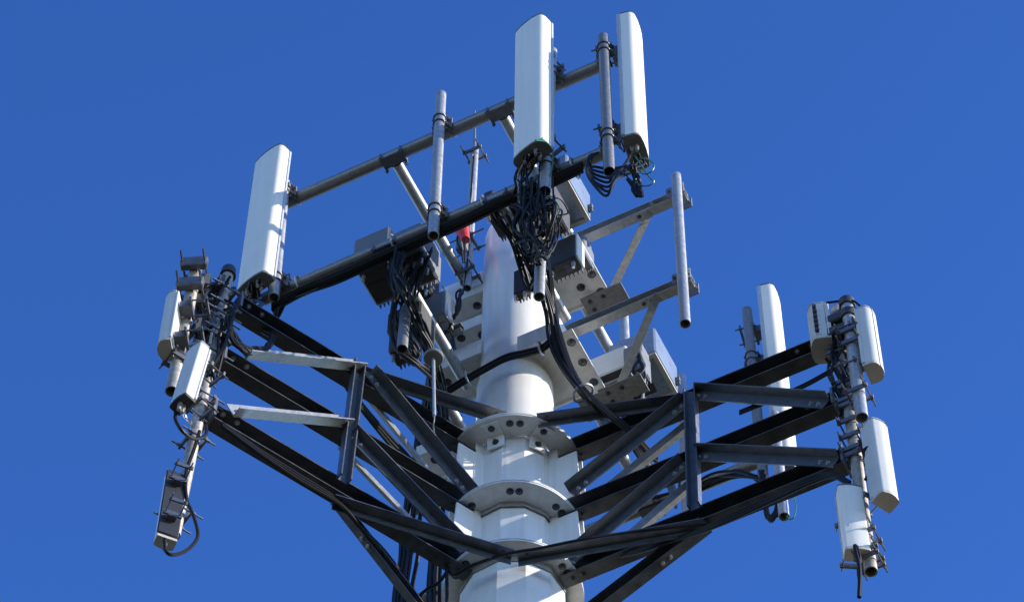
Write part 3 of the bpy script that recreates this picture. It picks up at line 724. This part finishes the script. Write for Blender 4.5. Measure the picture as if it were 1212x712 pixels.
bundle('looping black cables left of the short hanging pipe', strands(cas3, 6, .011, 5, jit=2.0, dep=.06))
# tangle
cs = []
for k in range(40):                               # drip loops: down from the pipe, round, and up again to the radios
    x0 = random.uniform(616, 656); y0 = random.uniform(208, 234); dx = random.uniform(8, 30)*(1 if x0 < 636 else -.8)
    yb = random.uniform(262, 312); o0 = random.uniform(1.10, 1.30)
    m_ = M_cableg if k in (7, 19, 28) else (M_green if k in (12, 25) else M_cable)
    rr = random.choice((.005, .007, .009)) if m_ is M_cable else .005
    cs.append(([W(x0, y0, o0 + .06), W(x0 + J(3), y0 + (yb - y0)*.45, o0 + .05), W(x0 + dx*.15 + J(2), yb - 10, o0), W(x0 + dx*.5, yb, o0 - .03), W(x0 + dx*.9 + J(2), yb - 9, o0 - .06),
                W(x0 + dx + J(3), yb - 24, o0 - .08), W(x0 + dx*1.3 + J(6), 256 + J(12), o0 - .10), W(x0 + dx*.7 + J(8), 240 + J(10), o0 + .05), W(x0 + J(10), 262 + J(14), o0 + .06), W(x0 + dx + J(6), 292 + J(12), o0 - .05)], rr, m_))
for k in range(12):
    x0 = random.uniform(606, 630); o0 = random.uniform(1.08, 1.2)
    cs.append(([W(x0, 222 + J(4), o0 + .1), W(x0 + 8 + J(4), 245, o0 + .05), W(x0 + 18 + J(5), 272, o0), W(634 + J(7), 298 + J(6), o0 - .08), W(643 + J(5), 322 + J(4), o0 - .2)], .010))
bundle('dense tangle of thin black, grey and green cables under the middle antenna', cs)
# jumpers under antenna 2 and 3
def jumpers(A, label, ends, drop, n=5, group='jumper cables below the antennas', spread=14):
    root, O, ax, f, s, H = A; cs = []
    for k in range(n):
        p = O + s*J(.08) + f*(.03 + .09*random.random()) - ax*.07
        ex, ey, eo = ends
        q = W(ex + J(6), ey + J(4), eo)
        mid = proj(p); a = ((mid[0]*.7 + ex*.3), max(mid[1], ey) + drop*random.uniform(.5, 1.0)); b2 = ((mid[0]*.25 + ex*.75), max(mid[1], ey) + drop*random.uniform(.5, 1.05))
        off = p.dot(NR)
        cs.append(([p, p - ax*.08, W(a[0] + J(4), a[1], off*.6 + eo*.4), W(b2[0] + J(4), b2[1], off*.3 + eo*.7), W(ex - 7 + J(5), ey + drop*.35, eo), q], .0125))
    return bundle(label, cs, group=group)
cs = []
for k in range(7):
    root, O, ax, f, s_, H = A3
    p = O + s_*J(.09) + f*(.03 + .08*random.random()) - ax*.06; q = .25 + .15*k; e = random.uniform(0, 10); oo = 1.22 + .03*k
    cs.append(([p, p - ax*.10, W(738 - e, 195 + 14*q, oo), W(722 + J(4), 192 + 34*q, oo), W(706 + J(3), 190 + 30*q, oo), W(699 - 4*q + J(2), 196 + 8*q, oo), W(700 + J(3), 186, OA + .08), W(708, 181, OA + .06)], .0095))
bundle('black jumper cables looping from the upper right antenna to the cross pipe', cs, group='jumper cables below the antennas')
root, O, ax, f, s, H = A3
bundle('thin green earth wires curling off the foot of the upper right antenna',
       [([O + s*.05 + f*.09 - ax*.02, W(766, 188, 1.3), W(774, 195, 1.3), W(771, 203, 1.3), W(762, 206, 1.3), W(756, 201, 1.3)], .005),
        ([O + f*.05 - ax*.05, W(768, 209, 1.3), W(774, 215, 1.3), W(766, 220, 1.3), W(752, 217, 1.3), W(738, 205, 1.3)], .005)], m=M_green)
bundle('black cable tails tied in a clump right under the upper right antenna', [([W(748 + J(8), 196, 1.3 + J(.06)), W(750 + J(6), 208, 1.3), W(755 + J(5), 220, 1.3 + J(.05)), W(757 + J(4), 232, 1.3), W(752 + J(3), 226, 1.3), W(748 + J(6), 212, 1.32)], .011) for k in range(6)])
root, O, ax, f, s, H = A2
bundle('black jumper cables dropping from the foot of the middle antenna', [([O + s*J(.09) + f*(.04 + .08*random.random()) - ax*.06, W(620 + J(10), 205, 1.35), W(616 + J(14), 222, 1.3), W(618 + J(14), 240, 1.22), W(634 + J(8), 262, 1.15)], .008, M_cableg if k == 3 else M_cable) for k in range(8)])
MB_ = MB(); MB_.tube([O + s*.12 + f*.10 + ax*.03, W(634, 166, 1.62), W(646, 168, 1.5), W(653, 178, 1.4), W(654, 196, 1.35), W(650, 212, 1.3)], .005)
o = MB_.build('earth_wire', M_green); tag(o, 'thin green earth wire looping round the foot of the middle antenna', 'wire')
root, O, ax, f, s, H = A1
bundle('black jumper cables bunched under the upper left antenna', [([O + s*J(.1) + f*(.03 + .1*random.random()) - ax*.06, W(300 + J(10), 349 + J(4), 1.35), W(296 + J(16), 360 + J(5), 1.2), W(290 + J(16), 372 + J(6), 1.1), W(285 + J(10), 366 + J(8), 1.0)], .012) for k in range(9)])
# left radio cluster
cl = [(470, 298, 1.22), (468, 322, 1.2), (476, 345, 1.15), (486, 362, 1.05), (496, 385, .9), (506, 410, .75), (516, 440, .6), (520, 470, .4), (524, 500, .2)]
bundle('bundle of black cables hanging through the left radio cluster', strands(cl, 14, .0095, 9, jit=3, dep=.08))
cl = [(474, 334, 1.15), (466, 362, 1.1), (462, 392, 1.0), (470, 412, .95), (488, 428, .85), (505, 438, .7), (520, 455, .5)]
bundle('black cables bowing out left below the dark radios', strands(cl, 5, .012, 4, jit=2, dep=.06))
cl = [(500, 300, 1.0), (490, 330, 1.0), (482, 352, 1.0), (476, 372, .98), (480, 395, .9), (492, 412, .85)]
bundle('looped black cables between the two left radio boxes', strands(cl, 10, .0075, 9, jit=4, dep=.1))
cl = [(545, 345, .4), (541, 352, .42), (540, 370, .42), (530, 385, .4), (534, 400, .3), (538, 425, .1), (540, 470, -.1)]
bundle('thin black cables behind the left white bracket', strands(cl, 4, .008, 5, jit=2, dep=.06))
b = MB(); b.tube([W(524, 338, .5), W(527, 345, .5), W(529, 362, .5), W(530, 374, .5), W(536, 380, .45)], .008); o = b.build('grey_cable', M_silver); tag(o, 'pale grey cable hooked over the labelled radio box', 'cable')
# pair across the pole face, clipped to the collar
pc = [(528, 462, .37), (552, 447, .37), (578, 432, .36), (600, 421, .36), (622, 416, .36), (642, 410, .36), (653, 399, .37), (658, 384, .38), (655, 365, .4)]
bundle('pair of black cables clipped across the front of the white pole', [(path([(x, y + dy, o) for x, y, o in pc]), .016) for dy in (0, 4)],
       ties=[(W(554, 447, .37), DR, .045), (W(640, 412, .37), DR, .045)])
# left arm
bundle('loops of black cable hanging below the top chord near the left tip', [([WL(270 + J(4), 378 + J(4), .1), WL(276 + J(3), 398 + J(5), .1), WL(288 + J(5), 412 + J(4), .1), WL(305 + J(4), 415 + J(4), .08), WL(318 + J(4), 410 + J(3), .06), WL(322 + J(2), 400 + J(4), .03), WL(316 + J(6), 392, 0)], .0125) for k in range(6)])
bundle('black cables sagging behind the truss of the left arm', [([WL(405, 440 + 4*k, -.12), WL(412, 456 + 3*k, -.2), WL(432, 482 + 4*k, -.25), WL(458, 512 + 5*k, -.3), WL(484, 540 + 6*k, -.35), WL(510, 575 + 5*k, -.4)], .012) for k in range(3)])
bundle('black cables lying along the lower chord of the left arm', [([WL(262, 500 + 2*k, .06), WL(300, 528 + 2*k, .07), WL(350, 560 + 3*k, .07), WL(400, 592 + 2*k, .07), WL(425, 622, .05), WL(455, 652 + 3*k, 0), WL(490, 700, -.1)], .013) for k in range(3)])
# right arm
bundle('black cables lying along the lower chord of the right arm', [([W(1006, 570 + 2*k, .07), W(985, 560 + 2*k, .085), W(960, 565 + 3*k, .085), W(925, 583 + 2*k, .085), W(880, 602 + 3*k, .085), W(838, 622 + 2*k, .08), W(790, 640 + k, .05), W(740, 655 + k, .02), W(700, 662, -.06)], .012) for k in range(3)])
bundle('thin black cables strung below the top chord of the right arm', [([W(985, 436 + 2*k, .02), W(950, 455 + 2*k, .02), W(915, 470 + 2*k, .02), W(875, 486 + 2*k, .02)], .007) for k in range(3)])
# behind the right arm
bundle('black cables fanning out under the rear frame behind the right arm', strands([(735, 606, OD + .05), (775, 592, OD + .05), (815, 580, OD + .06), (850, 566, OD + .08), (880, 562, OD + .1), (905, 570, OD + .12), (925, 585, OD + .14)], 10, .008, 8, jit=3.5, dep=.07))
bundle('black cable loops around the open pipe end behind the right arm', [([W(902 + J(5), 560 + J(4), OD + .25), W(906 + J(4), 590 + J(4), OD + .25), W(911 + J(3), 612 + J(4), OD + .28), W(918 + J(3), 608 + J(4), OD + .3), W(924 + J(4), 590 + J(5), OD + .28), W(930, 570, OD + .25)], .012) for k in range(5)])
b = MB(); b.tube([W(940, 588, OD + .3), W(942, 600, OD + .3), W(940, 611, OD + .3), W(934, 614, OD + .3), W(930, 608, OD + .3)], .005); o = b.build('earth_wire', M_green); tag(o, 'thin green earth wire beside the open pipe end behind the right arm', 'wire')
bundle('black cables with bright plugs inside the enclosure beside the side frame', [([W(752 + J(10), 420 + J(5), -.55), W(757 + J(8), 440 + J(5), -.5), W(752 + J(12), 458, -.5), W(748 + J(12), 480, -.55), W(740 + J(12), 505, -.7)], .010, M_cableg if k % 3 == 0 else M_cable) for k in range(9)])
bundle('black cables crossing behind the right arm toward the pole', [([W(640 + J(5), 500, .2), W(690 + J(8), 490 + J(6), .1), W(728 + J(8), 500 + J(6), -.1), W(760, 540 + J(6), -.3), W(790 + J(5), 570, -.6), W(800, 600, -1.0)], .012) for k in range(5)])
# lower left bundle of rising cables
bl = [(474, 735, -.5), (476, 700, -.5), (482, 660, -.5), (484, 625, -.5), (490, 585, -.45), (498, 540, -.4), (504, 505, -.35), (512, 470, -.2), (516, 440, .1)]
bundle('broad bundle of black feeder cables rising at the lower left of the pole', strands(bl, 15, .015, 13, jit=1.2, dep=.08))
bl = [(520, 735, -.4), (519, 690, -.4), (521, 650, -.4), (524, 600, -.38), (528, 560, -.35), (532, 520, -.3), (534, 490, -.25)]
bundle('black feeder cables rising close behind the left edge of the pole', strands(bl, 10, .014, 12, jit=1.5, dep=.08))
bundle('black cable loop hanging in front of the left gusset down the pole', [([W(836, 612, .09) - VZ*.06, W(760, 625, .20) - VZ*.02, W(690, 638, .38), W(640, 648, .46), W(600, 655, .47), W(560, 668, .42), W(535, 680, .4), W(529, 660, .42), W(524, 645, .42), W(508, 640, .42), W(492, 648, .42), W(484, 664, .4), W(480, 700, .3)], .011), ([W(528, 668, .42), W(529, 690, .42), W(529, 730, .42)], .011), ([W(529, 676, .43), W(518, 690, .42), W(505, 697, .42), W(496, 708, .4), W(494, 735, .38)], .011)])
# jumpers at the tips
bundle('black jumper looping from the leaning white antenna to the left mast', [([WL(208, 486, .2), WL(208, 497, .2), WL(216, 510, .2), WL(229, 519, .15), WL(243, 515, .1), WL(244, 503, .06)], .011), ([WL(213, 480, .2), WL(220, 494, .2), WL(226, 500, .12)], .009, M_silver)])
bundle('black jumper looping from the lowest left antenna up its mast', [([WL(195, 637, .06), WL(196, 651, .06), WL(205, 656, .06), WL(222, 650, .06), WL(234, 634, .08), WL(229, 610, .08), WL(221, 590, .08), WL(220, 560, .08), WL(230, 530, .08), WL(236, 510, .06)], .011)])
bundle('tangled black cables round the clamps of the left mast', [([onL(340 + J(10)) + Vector((J(.08), J(.08), 0)), onL(365 + J(12)) + Vector((J(.14), J(.12), 0)), onL(395 + J(12)) + Vector((J(.14), J(.12), 0)), onL(425 + J(12)) + Vector((J(.12), J(.12), 0)), onL(455 + J(14)) + Vector((J(.07), J(.07), 0))], .010, M_cableg if k % 5 == 2 else M_cable) for k in range(12)])
bundle('tangled black cables round the clamps of the right mast', [([onR(375 + J(8)) + Vector((J(.08), J(.08), 0)), onR(400 + J(12)) + Vector((J(.13), J(.12), 0)), onR(425 + J(12)) + Vector((J(.12), J(.12), 0)), onR(460 + J(12)) + Vector((J(.10), J(.10), 0)), onR(495 + J(10)) + Vector((J(.06), J(.06), 0))], .010, M_cableg if k % 6 == 2 else M_cable) for k in range(12)])
bundle('black jumper from the outermost right antenna to its mast', [([W(1036, 531, .12), W(1028, 529, .12), W(1022, 534, .12), W(1026, 546, .1), W(1030, 556, .1), W(1024, 568, .08)], .011)])
bundle('black cables dangling below the lowest right antenna', [([W(1012, 645, .16), W(1014, 656, .16), W(1017, 668, .15), W(1018, 682, .14), W(1017, 706, .13)], .013), ([W(1014, 646, .16), W(1018, 660, .15), W(1016, 675, .14), W(1018, 690, .13)], .010)])
bundle('thin black cable arching over the masts at the right tip', [([W(978, 358, .14), W(988, 357, .12), W(1000, 355, .1), W(1010, 356, .12), W(1018, 362, .14)], .008)])
